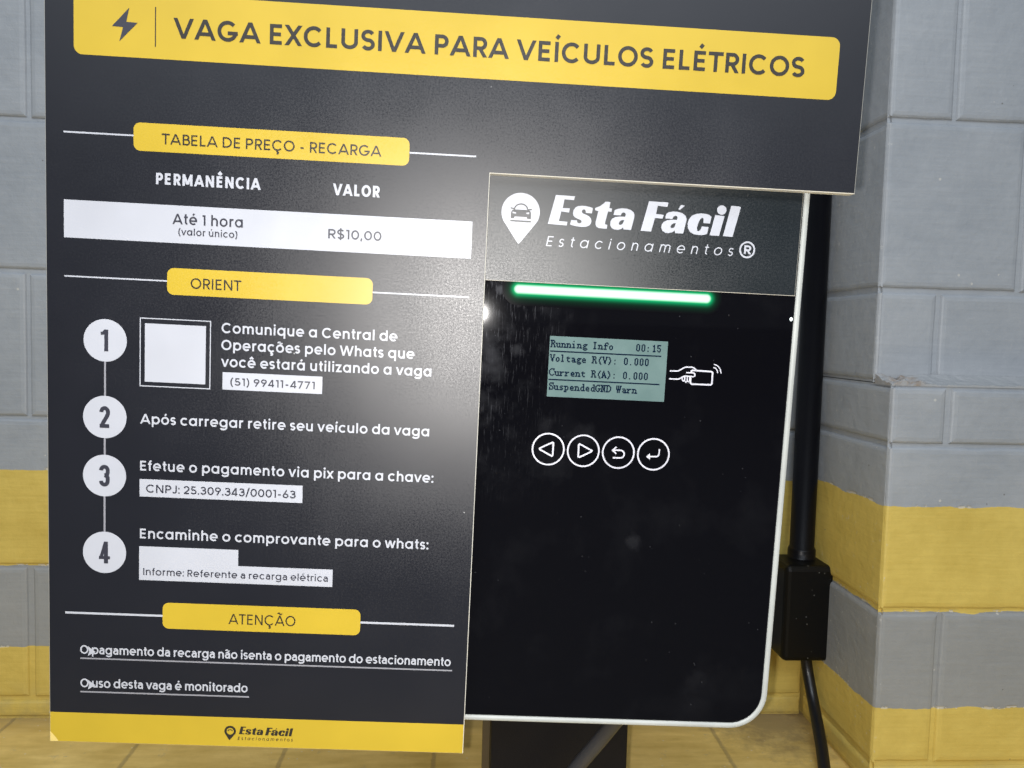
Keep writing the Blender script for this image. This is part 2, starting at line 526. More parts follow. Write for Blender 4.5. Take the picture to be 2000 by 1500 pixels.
# ---------------------------------------------------------------- the painted block walls
def paint_mat(name, bands, wob=.003, edge=None):
    """bands: heights z of colour changes, top colour grey, alternating grey / yellow going down"""
    m, nt, b = mat(name)
    co = coords(nt)
    sx = nt.nodes.new('ShaderNodeSeparateXYZ')
    nt.links.new(co, sx.inputs[0])
    wobn = noise_tex(nt, co, 22, 4, .6)
    z = math_n(nt, 'ADD', sx.outputs[2], math_n(nt, 'MULTIPLY', math_n(nt, 'SUBTRACT', wobn, .5), wob * 4))
    big = noise_tex(nt, co, 7, 5, .6)
    fine = noise_tex(nt, co, 60, 5, .65)
    brush = noise_tex(nt, co, 1.0, 3, .6, (14, 14, 260))
    v = math_n(nt, 'ADD', math_n(nt, 'MULTIPLY', big, .6), math_n(nt, 'ADD', math_n(nt, 'MULTIPLY', fine, .25), math_n(nt, 'MULTIPLY', brush, .25)))
    t = ramp(nt, v, .35, .75)
    grey = mix_col(nt, t, (.285, .31, .342), (.40, .422, .448))
    yel = mix_col(nt, t, (.55, .40, .083), (.76, .58, .15))
    col = grey
    grey2 = mix_col(nt, t, (.262, .272, .278), (.335, .342, .345))
    chip = None
    cn = noise_tex(nt, co, 55, 4, .7)
    for i, e in enumerate(bands):
        s = math_n(nt, 'LESS_THAN', z, e)
        col = mix_col(nt, s, col, yel if i % 2 == 0 else grey2)
        near = ramp(nt, math_n(nt, 'ABSOLUTE', math_n(nt, 'SUBTRACT', z, e + .0008)), .0022, .0008)
        c = math_n(nt, 'MULTIPLY', near, math_n(nt, 'GREATER_THAN', cn, .57))
        chip = c if chip is None else math_n(nt, 'MAXIMUM', chip, c)
    col = mix_col(nt, math_n(nt, 'MULTIPLY', chip, .75), col, (.62, .58, .50))
    # small knocks in the paint
    vo = N(nt, 'ShaderNodeTexVoronoi', Scale=43.0)
    nt.links.new(co, vo.inputs['Vector'])
    sel = math_n(nt, 'GREATER_THAN', noise_tex(nt, co, 19, 3), .60)
    dot = math_n(nt, 'MULTIPLY', math_n(nt, 'LESS_THAN', vo.outputs['Distance'], .07), sel)
    col = mix_col(nt, math_n(nt, 'MULTIPLY', dot, .55), col, (.66, .64, .58))
    vo2 = N(nt, 'ShaderNodeTexVoronoi', Scale=47.0)
    nt.links.new(co, vo2.inputs['Vector'])
    dot2 = math_n(nt, 'MULTIPLY', math_n(nt, 'LESS_THAN', vo2.outputs['Distance'], .06), math_n(nt, 'GREATER_THAN', noise_tex(nt, co, 13, 3), .6))
    col = mix_col(nt, math_n(nt, 'MULTIPLY', dot2, .7), col, (.14, .13, .12))
    if edge is not None:
        ex = math_n(nt, 'ABSOLUTE', math_n(nt, 'SUBTRACT', sx.outputs[0], edge))
        en = noise_tex(nt, co, 140, 4, .7)
        ek = math_n(nt, 'MULTIPLY', ramp(nt, ex, .014, .002), ramp(nt, en, .63, .68))
        ek = math_n(nt, 'MULTIPLY', ek, ramp(nt, noise_tex(nt, co, 9, 2), .46, .56))
        col = mix_col(nt, math_n(nt, 'MULTIPLY', ek, .6), col, (.62, .61, .57))
    gd = math_n(nt, 'MULTIPLY', ramp(nt, math_n(nt, 'ADD', sx.outputs[2], math_n(nt, 'MULTIPLY', big, .05)), .075, .02), ramp(nt, fine, .35, .65))
    col = mix_col(nt, math_n(nt, 'MULTIPLY', gd, .5), col, (.20, .165, .10))
    nt.links.new(col, b.inputs['Base Color'])
    b.inputs['Roughness'].default_value = .52
    bp = N(nt, 'ShaderNodeBump', Strength=.75, Distance=.0018)
    hh = math_n(nt, 'ADD', math_n(nt, 'ADD', math_n(nt, 'MULTIPLY', big, 1.6), math_n(nt, 'MULTIPLY', fine, .7)), math_n(nt, 'ADD', math_n(nt, 'MULTIPLY', brush, .2), math_n(nt, 'MULTIPLY', chip, -.5)))
    nt.links.new(hh, bp.inputs['Height'])
    nt.links.new(bp.outputs[0], b.inputs['Normal'])
    return m


def block_face(bm, o, ux, nrm, rows, s0, s1, joints, gap=.0035, deep=.0036, rnd=.004):
    """a face of painted blocks: o origin (z=0), ux unit along the face, nrm outwards; joints[i] = s positions in row i"""
    rng = random.Random(5)
    P = lambda s, z, d: o + ux * s + Vector((0, 0, z)) + nrm * d
    vb = [bm.verts.new(P(s, z, -deep)) for s, z in ((s0, rows[0]), (s1, rows[0]), (s1, rows[-1]), (s0, rows[-1]))]
    bm.faces.new(vb)
    for i in range(len(rows) - 1):
        es = [s0 - gap] + [j for j in sorted(joints[i]) if s0 < j < s1] + [s1 + gap]
        for a, b_ in zip(es, es[1:]):
            z0, z1 = rows[i] + gap * rng.uniform(.5, 1.1), rows[i + 1] - gap * rng.uniform(.5, 1.1)
            a1, b1 = a + gap * rng.uniform(.6, 1.1), b_ - gap * rng.uniform(.6, 1.1)
            rings = []
            for ins, dd in ((0, -deep + .0002), (.0012, -deep * .45), (.0030, -.0006), (.0030 + rnd, 0)):
                ring = []
                nx, nz = 10, 5
                pts = []
                A, B_, Z0, Z1 = a1 + ins, b1 - ins, z0 + ins, z1 - ins
                for q in range(nx): pts.append((A + (B_ - A) * q / nx, Z0))
                for q in range(nz): pts.append((B_, Z0 + (Z1 - Z0) * q / nz))
                for q in range(nx): pts.append((B_ - (B_ - A) * q / nx, Z1))
                for q in range(nz): pts.append((A, Z1 - (Z1 - Z0) * q / nz))
                for s, z in pts:
                    jx = noise.noise(Vector((s * 45 + i * 3.1, z * 45, 1.7))) * .0009
                    jz = noise.noise(Vector((s * 45, z * 45 + i * 2.3, 8.1))) * .0009
                    if s < s0 + .001 or s > s1 - .001: jx = 0
                    ring.append(bm.verts.new(P(s + jx, z + jz, dd)))
                rings.append(ring)
            n = len(rings[0])
            for r0, r1 in zip(rings, rings[1:]):
                for q in range(n):
                    bm.faces.new((r0[q], r0[(q + 1) % n], r1[(q + 1) % n], r1[q]))
            bm.faces.new(rings[-1])


YB, YU, YL = 1.06, 0.909, 0.869
XP = 0.4975
M_wall = paint_mat('wall_paint', [.3405, .2105, .1005], .0022)
M_pillar = paint_mat('pillar_paint', [.3465, .2195, .1035], .0026, XP)

bm = bmesh.new()
rows = [0.0, .0284, .2104, .4097, .603, .797, .991, 1.185, 1.379]
oA, oB = -.566, -.366
jn = []
for i, r in enumerate(rows[:-1]):
    st = oA if i % 2 == 1 else oB
    jn.append([st + .398 * k + random.Random(i).uniform(-.006, .006) for k in range(-2, 4)])
block_face(bm, Vector((0, YB, 0)), Vector((1, 0, 0)), Vector((0, -1, 0)), rows, -1.1, XP - .001, jn)
# the wall has its real depth behind the painted face
r = bmesh.ops.create_cube(bm, size=1)
for v in r['verts']:
    v.co = Vector((-.302 + v.co.x * 1.596, YB + .0045 + .07 + v.co.y * .14, .690 + v.co.z * 1.378))
wall = link('brick_wall', bm, M_wall)
tag(wall, 'grey and yellow striped painted block wall behind the sign', 'wall')

bm = bmesh.new()
ZL = .4885
rl = [0.0, .0335, .221, .4185, ZL]
ru = [ZL + .001, .601, .801, 1.001, 1.2, 1.379]
block_face(bm, Vector((0, YL, 0)), Vector((1, 0, 0)), Vector((0, -1, 0)), rl, XP, 1.0, [[.77], [.572, .97], [.772], [.568, .965]])
block_face(bm, Vector((0, YU, 0)), Vector((1, 0, 0)), Vector((0, -1, 0)), ru, XP, 1.0, [[.574, .97], [.672], [.579, .98], [.672], [.579]])
block_face(bm, Vector((XP, 0, 0)), Vector((0, -1, 0)), Vector((-1, 0, 0)), rl, -(YB - .001), -YL, [[], [], [], []], rnd=.003)
block_face(bm, Vector((XP, 0, 0)), Vector((0, -1, 0)), Vector((-1, 0, 0)), ru, -(YB - .001), -YU, [[], [], [], [], []], rnd=.003)
# solid core behind the faces
for (y0, z0, z1) in ((YL + .0042, .0005, ZL - .0008), (YU + .0042, ZL + .0012, 1.378)):
    r = bmesh.ops.create_cube(bm, size=1)
    for v in r['verts']:
        v.co = Vector((XP + .0042 + (v.co.x + .5) * .50, y0 + (v.co.y + .5) * (1.2 - y0), z0 + (v.co.z + .5) * (z1 - z0)))
pillar = link('brick_pillar', bm, M_pillar)
tag(pillar, 'painted block pillar with yellow stripes and a ledge, right of the charger', 'pillar')

# sloping mortar fillet on the pillar's ledge, broken away near the corner
bm = bmesh.new()
nx, ny = 90, 7
gr = []
for i in range(nx + 1):
    x = XP + .0005 + i * .0035
    row = []
    for j in range(ny + 1):
        t = j / ny
        broken = math.exp(-((x - XP - .022) / .017) ** 2)
        zz = ZL + .010 * (1 - t) ** 1.6 + .0015
        y = YU - .0005 - t * (YU - YL - .003)
        n1 = noise.noise(Vector((x * 90, y * 120, 3.3)))
        n2 = noise.noise(Vector((x * 300, y * 300, 9.3)))
        zz += n1 * .0012 + n2 * .0006 + broken * (n1 * .011 + n2 * .003 - .0055 * (1 - t))
        row.append(bm.verts.new((x, y, max(zz, ZL + .0004))))
    gr.append(row)
for i in range(nx):
    for j in range(ny):
        bm.faces.new((gr[i][j], gr[i + 1][j], gr[i + 1][j + 1], gr[i][j + 1]))
ext = [[bm.verts.new((row[j].co.x, row[j].co.y, ZL - .0006)) for j in (0, ny)] for row in gr]
for i in range(nx):
    bm.faces.new((gr[i][ny], gr[i + 1][ny], ext[i + 1][1], ext[i][1]))
bm.faces.new([gr[0][j] for j in range(ny + 1)] + [ext[0][1], ext[0][0]])


def mortar_mat():
    m, nt, b = mat('mortar')
    co = coords(nt)
    sx = nt.nodes.new('ShaderNodeSeparateXYZ')
    nt.links.new(co, sx.inputs[0])
    raw = ramp(nt, math_n(nt, 'ADD', math_n(nt, 'ABSOLUTE', math_n(nt, 'SUBTRACT', sx.outputs[0], XP + .022)), math_n(nt, 'MULTIPLY', noise_tex(nt, co, 90, 4), .05)), .055, .035)
    n = noise_tex(nt, co, 130, 5, .7)
    col = mix_col(nt, math_n(nt, 'MULTIPLY', raw, ramp(nt, n, .35, .6)), (.37, .385, .40), (.30, .25, .21))
    nt.links.new(col, b.inputs['Base Color'])
    b.inputs['Roughness'].default_value = .7
    bp = N(nt, 'ShaderNodeBump', Strength=.6, Distance=.0015)
    nt.links.new(n, bp.inputs['Height'])
    nt.links.new(bp.outputs[0], b.inputs['Normal'])
    return m


link('mortar_ledge', bm, mortar_mat(), pillar)


# ---------------------------------------------------------------- floor
def floor_mat():
    m, nt, b = mat('worn_yellow_floor')
    co = coords(nt)
    sx = nt.nodes.new('ShaderNodeSeparateXYZ')
    nt.links.new(co, sx.inputs[0])
    big = noise_tex(nt, co, 9, 5, .65)
    mid = noise_tex(nt, co, 42, 5, .7)
    br = noise_tex(nt, co, 1.0, 4, .6, (14, 70, 14))
    col = mix_col(nt, ramp(nt, math_n(nt, 'ADD', math_n(nt, 'MULTIPLY', big, .6), math_n(nt, 'MULTIPLY', br, .5)), .38, .72), (.60, .41, .105), (.90, .66, .235))
    col = mix_col(nt, math_n(nt, 'MULTIPLY', ramp(nt, mid, .60, .76), .55), col, (.30, .28, .25))
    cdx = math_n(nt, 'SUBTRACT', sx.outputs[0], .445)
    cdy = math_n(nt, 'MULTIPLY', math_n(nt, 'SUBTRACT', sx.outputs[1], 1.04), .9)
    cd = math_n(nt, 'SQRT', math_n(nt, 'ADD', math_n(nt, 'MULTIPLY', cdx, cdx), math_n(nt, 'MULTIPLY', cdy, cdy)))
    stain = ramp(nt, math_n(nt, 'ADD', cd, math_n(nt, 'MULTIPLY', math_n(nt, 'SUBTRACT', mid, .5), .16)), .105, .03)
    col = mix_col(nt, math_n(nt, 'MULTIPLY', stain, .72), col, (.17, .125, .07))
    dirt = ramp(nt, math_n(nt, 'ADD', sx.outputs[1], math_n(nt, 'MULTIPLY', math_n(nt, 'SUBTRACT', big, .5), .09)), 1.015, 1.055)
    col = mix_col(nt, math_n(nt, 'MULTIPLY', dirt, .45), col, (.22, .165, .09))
    # joints between the slabs
    xx = math_n(nt, 'ADD', sx.outputs[0], math_n(nt, 'MULTIPLY', math_n(nt, 'SUBTRACT', mid, .5), .006))
    u = math_n(nt, 'FRACT', math_n(nt, 'ADD', math_n(nt, 'DIVIDE', xx, .1895), FLOOR_PH))
    dline = math_n(nt, 'MULTIPLY', math_n(nt, 'ABSOLUTE', math_n(nt, 'SUBTRACT', u, .5)), .1895)
    j = ramp(nt, dline, .0035, .0012)
    col = mix_col(nt, math_n(nt, 'MULTIPLY', j, .42), col, (.15, .125, .09))
    vo = N(nt, 'ShaderNodeTexVoronoi', Scale=80.0)
    nt.links.new(co, vo.inputs['Vector'])
    dot = math_n(nt, 'MULTIPLY', math_n(nt, 'LESS_THAN', vo.outputs['Distance'], .10), math_n(nt, 'GREATER_THAN', noise_tex(nt, co, 23, 3), .55))
    col = mix_col(nt, math_n(nt, 'MULTIPLY', dot, .5), col, (.72, .68, .58))
    nt.links.new(col, b.inputs['Base Color'])
    b.inputs['Roughness'].default_value = .6
    bp = N(nt, 'ShaderNodeBump', Strength=.5, Distance=.002)
    nt.links.new(math_n(nt, 'SUBTRACT', math_n(nt, 'ADD', big, math_n(nt, 'MULTIPLY', mid, .6)), j), bp.inputs['Height'])
    nt.links.new(bp.outputs[0], b.inputs['Normal'])
    return m


FLOOR_PH = 0.632
bm = bmesh.new()
r = bmesh.ops.create_cube(bm, size=1)
for v in r['verts']: v.co = Vector((v.co.x * 5, .80 + v.co.y * 1.0, -.07 + v.co.z * .14))
bmesh.ops.bevel(bm, geom=list(bm.edges), offset=.012, segments=3, affect='EDGES', profile=.5)
fo = link('raised_kerb', bm, floor_mat())
tag(fo, kind='structure')
bm = bmesh.new()
bm.faces.new([bm.verts.new(p) for p in ((-9, -12, -.136), (9, -12, -.136), (9, 1.3, -.136), (-9, 1.3, -.136))])
fo = link('garage_floor', bm, plain('dark_concrete', (.05, .05, .052), .7, bump=.4, bscale=120))
tag(fo, kind='structure')

# ---------------------------------------------------------------- the L-shaped information sign
ZB = Vector((0, 0, 0))


def base_matrix(u, v, d):
    m = SIGN.copy()
    m.translation = SIGN @ Vector((u, d, -v))
    return m


U0, U1, UC = -.2877, .2402, -.0025
VT, VH, VB = -.262, -.0866, .3137
SB = (-.145, VB, D0, D0)
sign = empty('info_sign', base_matrix(SB[0], SB[1], SB[2]), 'large charcoal and yellow L-shaped notice with charging prices and instructions', 'sign')
TH = .008


def plate_mesh(outline, d0, thick, base, ch=.0004):
    """a sheet with a front face (slot 0), chamfered cut edges and back (slot 1); outline clockwise in u, v"""
    bm = bmesh.new()
    n = len(outline)
    pts = [Vector(p) for p in outline]
    area = sum(pts[i].x * pts[(i + 1) % n].y - pts[(i + 1) % n].x * pts[i].y for i in range(n))
    ins = []
    for i in range(n):
        d0_ = (pts[i] - pts[i - 1]).normalized()
        d1_ = (pts[(i + 1) % n] - pts[i]).normalized()
        sgn = 1 if area > 0 else -1
        n0, n1 = Vector((-d0_.y, d0_.x)) * sgn, Vector((-d1_.y, d1_.x)) * sgn
        m = (n0 + n1).normalized()
        ins.append(pts[i] + m * ch / max(m.dot(n0), .3))
    V = lambda p, d: bm.verts.new((p.x - base[0], d - base[2], -(p.y - base[1])))
    fr = [V(p, d0) for p in ins]
    sd = [V(p, d0 + ch) for p in pts]
    bk = [V(p, d0 + thick) for p in pts]
    f = bm.faces.new(fr)
    f.material_index = 0
    f.normal_update()
    bmesh.ops.triangulate(bm, faces=[f])
    for a, b in ((fr, sd), (sd, bk)):
        for i in range(n):
            q = bm.faces.new((a[i], a[(i + 1) % n], b[(i + 1) % n], b[i]))
            q.material_index = 1
    q = bm.faces.new(bk)
    q.material_index = 1
    q.normal_update()
    bmesh.ops.triangulate(bm, faces=[q])
    bmesh.ops.recalc_face_normals(bm, faces=bm.faces)
    return bm


link('board', plate_mesh([(U0, VT), (U1, VT), (U1, VH), (UC, VH), (UC, VB), (U0, VB)], D0, TH, SB, .00045), [M_board, M_edge], sign)


def rrect(fl_, u0, v0, u1, v1, r):
    pts = []
    for cx, cy, a in ((u1 - r, v0 + r, -90), (u1 - r, v1 - r, 0), (u0 + r, v1 - r, 90), (u0 + r, v0 + r, 180)):
        pts += arc(cx, cy, r, r, a, a + 90, 8) if r else [(cx, cy)]
    fl_.poly(pts)


def box_from(px, d=D0):
    """four photo corners TL TR BR BL -> an upright rectangle on the sign"""
    p = [sp(x, y, d) for x, y in px]
    return (p[0][0] + p[3][0]) / 2, (p[0][1] + p[1][1]) / 2, (p[1][0] + p[2][0]) / 2, (p[3][1] + p[2][1]) / 2


def panel(name, px, mtl, r=0.0, parent=None, lift=.0001):
    f = Flat(SB, lift)
    u0, v0, u1, v1 = px if not isinstance(px[0], tuple) else box_from(px)
    rrect(f, u0, v0, u1, v1, r)
    return link(name, f.bm, mtl, parent or sign)


def words(parent, mtl, s, p0, p1, cap, w, lift=.0003, name='lettering', **kw):
    f = Flat(SB, lift)
    typeset(f, s, p0, p1, cap, w, **kw)
    return link(name, f.bm, mtl, parent)


def line(parent, mtl, p0, p1, wpx, name='rule_line', lift=.0001, vert=False):
    f = Flat(SB, lift)
    a, b = sp(*p0), sp(*p1)
    if vert: m = (a[0] + b[0]) / 2; a, b = (m, a[1]), (m, b[1])
    else: m = (a[1] + b[1]) / 2; a, b = (a[0], m), (b[0], m)
    f.stroke([a, b], wpx * spx(*p0))
    return link(name, f.bm, mtl, parent)


# yellow title banner
u0, _, u1, v1 = box_from([(144, 0), (1642, 78), (1632, 190), (145, 104)])
va = (sp(160, 105)[1] + sp(1620, 196.5)[1]) / 2
vb = (sp(620, 10)[1] + sp(1600, 69.5)[1]) / 2
ban = panel('title_banner', (sp(144, 50)[0], vb, sp(1637, 130)[0], va), M_yellow, .0055)
tag(ban, 'wide yellow banner across the top of the sign')
f = Flat(SB, .0003)
bolt = [(432, 38), (347, 128), (402, 133), (383, 203), (474, 112), (418, 107)]
f.poly([sp(80 + x / 2.5, y / 2.5) for x, y in bolt])
link('lightning_symbol', f.bm, M_ink2, ban)
line(ban, M_ink, (304, 14), (304, 92), 2.2, 'divider', .0003, True)
words(ban, M_ink, 'VAGA EXCLUSIVA PARA VEÍCULOS ELÉTRICOS', (339, 77), (1570, 149.5), 39.5, .132)

# price section
for nm, px, s, p0, p1, cap, wt in (
        ('price_heading', [(261, 238), (800, 270.5), (799, 325), (261, 293)], 'TABELA DE PREÇO - RECARGA', (316, 281), (745, 307), 21, .106),
        ('guidance_heading', [(326.5, 523), (728, 543.5), (727.5, 595), (326.5, 575.5)], 'ORIENT', (372.5, 564.5), (471.5, 567.8), 20.5, .099),
        ('warning_heading', [(317.6, 1177), (704, 1190.5), (703.5, 1240.3), (317.8, 1228)], 'ATENÇÃO', (446.5, 1218.8), (577, 1222.5), 19.8, .086)):
    hd = panel(nm, px, M_yellow, .0043)
    tag(hd, {'price_heading': 'yellow pill heading the price table', 'guidance_heading': 'yellow pill heading the numbered steps', 'warning_heading': 'yellow pill heading the warnings'}[nm])
    words(hd, M_ink, s, p0, p1, cap, wt)
for a, b, wd in (((124, 256.5), (261, 265), 3.2), ((800, 298), (930, 306), 3.2), ((126, 538.5), (326.5, 549), 2.8), ((728, 571.5), (915, 580), 2.8),
                 ((127.5, 1195.8), (317.8, 1202.8), 4), ((704, 1216), (887, 1221.8), 4)):
    line(sign, M_white, a, b, wd)
words(sign, M_white, 'PERMANÊNCIA', (305, 359.5), (509.5, 371.6), 22.5, .152, name='column_heading')
words(sign, M_white, 'VALOR', (650, 381.3), (741.5, 385.6), 22.5, .152, name='column_heading')
row = panel('price_row', [(125, 388), (922.6, 434), (920, 505.5), (125, 463)], M_white)
tag(row, 'white price strip for one hour at ten reais')
words(row, M_ink2, 'Até 1 hora', (337, 437.8), (474.5, 444.8), 20.5, .118)
words(row, M_ink2, '(valor único)', (348.5, 460), (464, 464.5), 13.4, .12)
words(row, M_ink2, 'R$10,00', (641, 466), (745, 470.6), 18.6, .12)

# numbered steps
cs = [(205.8, 664.8, 41.5), (205, 814.4, 41.3), (204.5, 928.8, 40.6), (204.5, 1078.7, 40.3)]
for (xa, ya, ra), (xb, yb, rb) in zip(cs, cs[1:]):
    line(sign, M_grey, (xa - .3, ya + ra - 1), (xb, yb - rb + 1), 3.6, 'connecting_line', vert=True)
for i, (x, y, rr) in enumerate(cs):
    f = Flat(SB, .0002)
    c = sp(x, y)
    rm = rr * spx(x, y) * 1.0
    f.disc(c, rm, n=64)
    st = link('step_disc', f.bm, M_white, sign)
    tag(st, 'white disc of step number %s' % ('one', 'two', 'three', 'four')[i])
    f = Flat(SB, .0004)
    k = 42.5 * spx(x, y) / .7
    wt = .125
    h = wt / 2
    Wd = .165
    T = lambda px_, py_: (c[0] + (px_ - Wd / 2) * k, c[1] + (.35 - py_) * k)
    if i == 0: seg = [[(Wd * .72, 0), (Wd * .72, .7)], [(-.055, .57), (.02, .58), (Wd * .6, .67)]]
    if i == 1: seg = [arc(Wd / 2, .7 - h - .12, Wd / 2 + .02, .12, 185, 0, 12) + [(Wd + .02, .46), (Wd - .01, .38), (.03, .16), (0, h)], [(-.075, h), (Wd + .06, h)]]
    if i == 2: seg = [arc(Wd / 2, .7 - h - .12, Wd / 2 + .02, .12, 180, 0, 12) + [(Wd + .02, .45), (Wd, .39), (Wd * .55, .36)],
                      [(Wd * .5, .36), (Wd * .9, .345), (Wd + .02, .28), (Wd + .02, .20)] + arc(Wd / 2, h + .12, Wd / 2 + .02, .12, 0, -180, 12)]
    if i == 3: seg = [[(Wd * .78, 0), (Wd * .78, .7)], [(Wd * .70, .68), (-.02, .20)], [(-.085, .185), (Wd + .09, .185)]]
    for j, s_ in enumerate(seg):
        f.stroke([T(*q) for q in s_], (wt if not (i == 3 and j) and not (i == 0 and j) else .10) * k)
    link('numeral', f.bm, M_ink2, st)
qr = Flat(SB, .0001)
a = box_from([(274, 621), (411.3, 627.6), (410, 759.4), (273.8, 753.5)])
qr.stroke([(a[0], a[1]), (a[2], a[1]), (a[2], a[3]), (a[0], a[3])], 1.9 * spx(340, 690), closed=True)
link('thin_frame', qr.bm, M_white, sign)
cp = panel('code_panel', [(283, 631), (402.5, 637.3), (401, 751), (283, 745)], M_white)
tag(cp, 'blank white square inside a thin frame')
for s, p0, p1, cap in (('Comunique a Central de', (433, 650.3), (776, 666.6), 19.6), ('Operações pelo Whats que', (432.5, 683.8), (809.2, 700.6), 19.6),
                       ('você estará utilizando a vaga', (432, 716.6), (842.3, 734.7), 19.4),
                       ('Após carregar retire seu veículo da vaga', (274, 828), (838, 851.4), 18.9),
                       ('Efetue o pagamento via pix para a chave:', (274, 919.6), (846, 941.8), 19.0),
                       ('Encaminhe o comprovante para o whats:', (273.6, 1052), (836.3, 1072), 18.8)):
    words(sign, M_white, s, p0, p1, cap, .122, name='instruction_text')
tg = panel('phone_label', [(434.7, 726.8), (630, 735.6), (629, 769.7), (434.7, 760.6)], M_white)
tag(tg, 'small white label with a phone number')
words(tg, M_ink2, '(51) 99411-4771', (450, 753), (614.7, 760), 14.7, .12)
tg = panel('payment_key_label', [(272.7, 935.5), (591.3, 948.4), (590.4, 981.9), (272.8, 970)], M_white)
tag(tg, 'white label with the company number for payment')
words(tg, M_ink2, 'CNPJ: 25.309.343/0001-63', (285.5, 962.6), (577.5, 972.8), 15.8, .114)
lo = box_from([(271.8, 1098), (649.8, 1112.8), (649, 1146), (271.8, 1132.8)])
up_ = box_from([(271.8, 1067), (465.4, 1073.6), (465.4, 1107), (271.8, 1100)])
f = Flat(SB, .0001)
f.poly([(lo[0], up_[1]), (up_[2], up_[1]), (up_[2], lo[1]), (lo[2], lo[1]), (lo[2], lo[3]), (lo[0], lo[3])])
tg = link('receipt_label', f.bm, M_white, sign)
tag(tg, 'stepped white label asking to mention the electric charge')
words(tg, M_ink2, 'Informe: Referente a recarga elétrica', (280, 1123.2), (640.3, 1135.6), 13.3, .112, alt=True)

# underlined warnings, with the arrow bullets printed over their first letters
for s, p0, p1, cap, ua, ub, bl in (('O pagamento da recarga não isenta o pagamento do estacionamento', (157, 1277.3), (880.3, 1299.6), 16.4, (157, 1286.2), (883, 1308.8), (176, 1270.5)),
                                   ('O uso desta vaga é monitorado', (157.4, 1341.8), (484, 1351.6), 16.6, (157, 1350.6), (486.6, 1361), (176, 1336))):
    t = words(sign, M_white, s, p0, p1, cap, .118, name='warning_text', alt=True, track=-.04)
    line(t, M_grey, ua, ub, 2.8, 'underline')
    f = Flat(SB, .0004)
    f.poly([sp(bl[0] + x, bl[1] + y) for x, y in ((-4, -9), (11, 2), (-4, 10), (-1, 1))])
    link('arrow_bullet', f.bm, M_white, t)

# logo: the pin, the heavy italic words (outlines read off the sign) and the spaced line beneath
CA, CB, CP = (1060, 370, 9.5238), (1240, 385, 9.0909), (970, 370, 13.636)
WORD = [
    (CA, [[(245, 103), (600, 128), (582, 200), (405, 183), (370, 348), (503, 352), (488, 430), (345, 408), (298, 590), (460, 602), (445, 670), (95, 640)]]),
    (CA, [[(912, 448), (800, 435), (800, 400), (785, 375), (755, 372), (728, 395), (725, 420), (745, 445), (800, 470), (860, 500), (895, 540), (905, 585), (895, 635), (860, 675), (800, 695), (720, 698), (620, 685), (540, 665), (508, 650), (530, 570), (635, 575), (640, 610), (665, 630), (700, 630), (722, 610), (722, 585), (700, 565), (650, 545), (600, 520), (570, 485), (562, 440), (575, 385), (610, 335), (660, 310), (730, 305), (800, 310), (880, 328), (930, 348)]]),
    (CA, [[(975, 345), (1060, 315), (1130, 265), (1165, 230), (1215, 228), (1258, 240), (1238, 345), (1290, 355), (1278, 420), (1215, 408), (1165, 590), (1155, 640), (1165, 652), (1200, 658), (1192, 730), (1120, 728), (1040, 718), (995, 690), (980, 650), (985, 600), (1035, 405), (975, 385)]]),
    (CA, [[(1315, 475), (1340, 385), (1400, 360), (1480, 352), (1560, 358), (1640, 385), (1690, 425), (1705, 475), (1700, 530), (1640, 755), (1500, 742), (1495, 705), (1460, 735), (1400, 752), (1330, 745), (1280, 715), (1255, 665), (1258, 600), (1290, 545), (1350, 515), (1430, 505), (1530, 510), (1545, 470), (1535, 440), (1505, 428), (1470, 440), (1450, 485)],
          [(1515, 570), (1470, 570), (1430, 595), (1410, 635), (1420, 655), (1450, 662), (1480, 645), (1500, 610)]]),
    (CB, [[(250, 75), (590, 95), (595, 110), (575, 175), (405, 155), (375, 300), (510, 315), (490, 382), (355, 372), (285, 612), (100, 598)]]),
    (CB, [[(770, 215), (810, 150), (835, 140), (888, 155), (800, 225), (780, 228)]]),
    (CB, [[(540, 380), (555, 300), (600, 270), (680, 255), (760, 262), (850, 290), (900, 335), (918, 390), (905, 450), (855, 648), (715, 640), (705, 590), (670, 620), (600, 640), (540, 635), (490, 600), (468, 545), (475, 490), (510, 440), (570, 412), (650, 402), (745, 405), (757, 365), (745, 340), (715, 330), (685, 345), (665, 388)],
          [(728, 462), (690, 462), (650, 490), (630, 525), (640, 548), (670, 553), (700, 535), (715, 500)]]),
    (CB, [[(1360, 350), (1330, 470), (1215, 460), (1218, 400), (1210, 370), (1190, 368), (1155, 400), (1120, 470), (1100, 550), (1105, 595), (1130, 605), (1160, 585), (1190, 520), (1308, 532), (1280, 655), (1220, 672), (1140, 675), (1050, 662), (980, 620), (940, 550), (935, 480), (955, 400), (1010, 330), (1090, 298), (1180, 290), (1270, 300), (1320, 318)]]),
    (CB, [[(1425, 318), (1592, 338), (1490, 690), (1325, 678)]]),
    (CB, [[(1542 + 84 * math.cos(a * math.pi / 10), 230 + 84 * math.sin(a * math.pi / 10)) for a in range(20)]]),
    (CB, [[(1710, 155), (1860, 168), (1880, 185), (1730, 708), (1562, 692)]]),
]


def crop_pts(c, pts): return [(c[0] + x / c[2], c[1] + y / c[2]) for x, y in pts]


def pin_outline():
    pts = arc(640, 602, 511, 511, 148, 390, 40)
    return pts + [(640, 1395), (600, 1438), (570, 1438), (540, 1405)]


# on the sign's foot the same mark is small and dark
foot = panel('footer_band', (U0 + .00045, (sp(97.6, 1390)[1] + sp(902.8, 1415)[1]) / 2, UC - .00045, VB - .00045), M_yellow)
tag(foot, 'plain yellow band along the foot of the sign')
o0 = sp(1066, 437, DP)
d0, d1 = sp(465.8, 1433), sp(573.8, 1436.5)
kk = (d1[0] - d0[0]) / (sp(1447, 462, DP)[0] - o0[0])


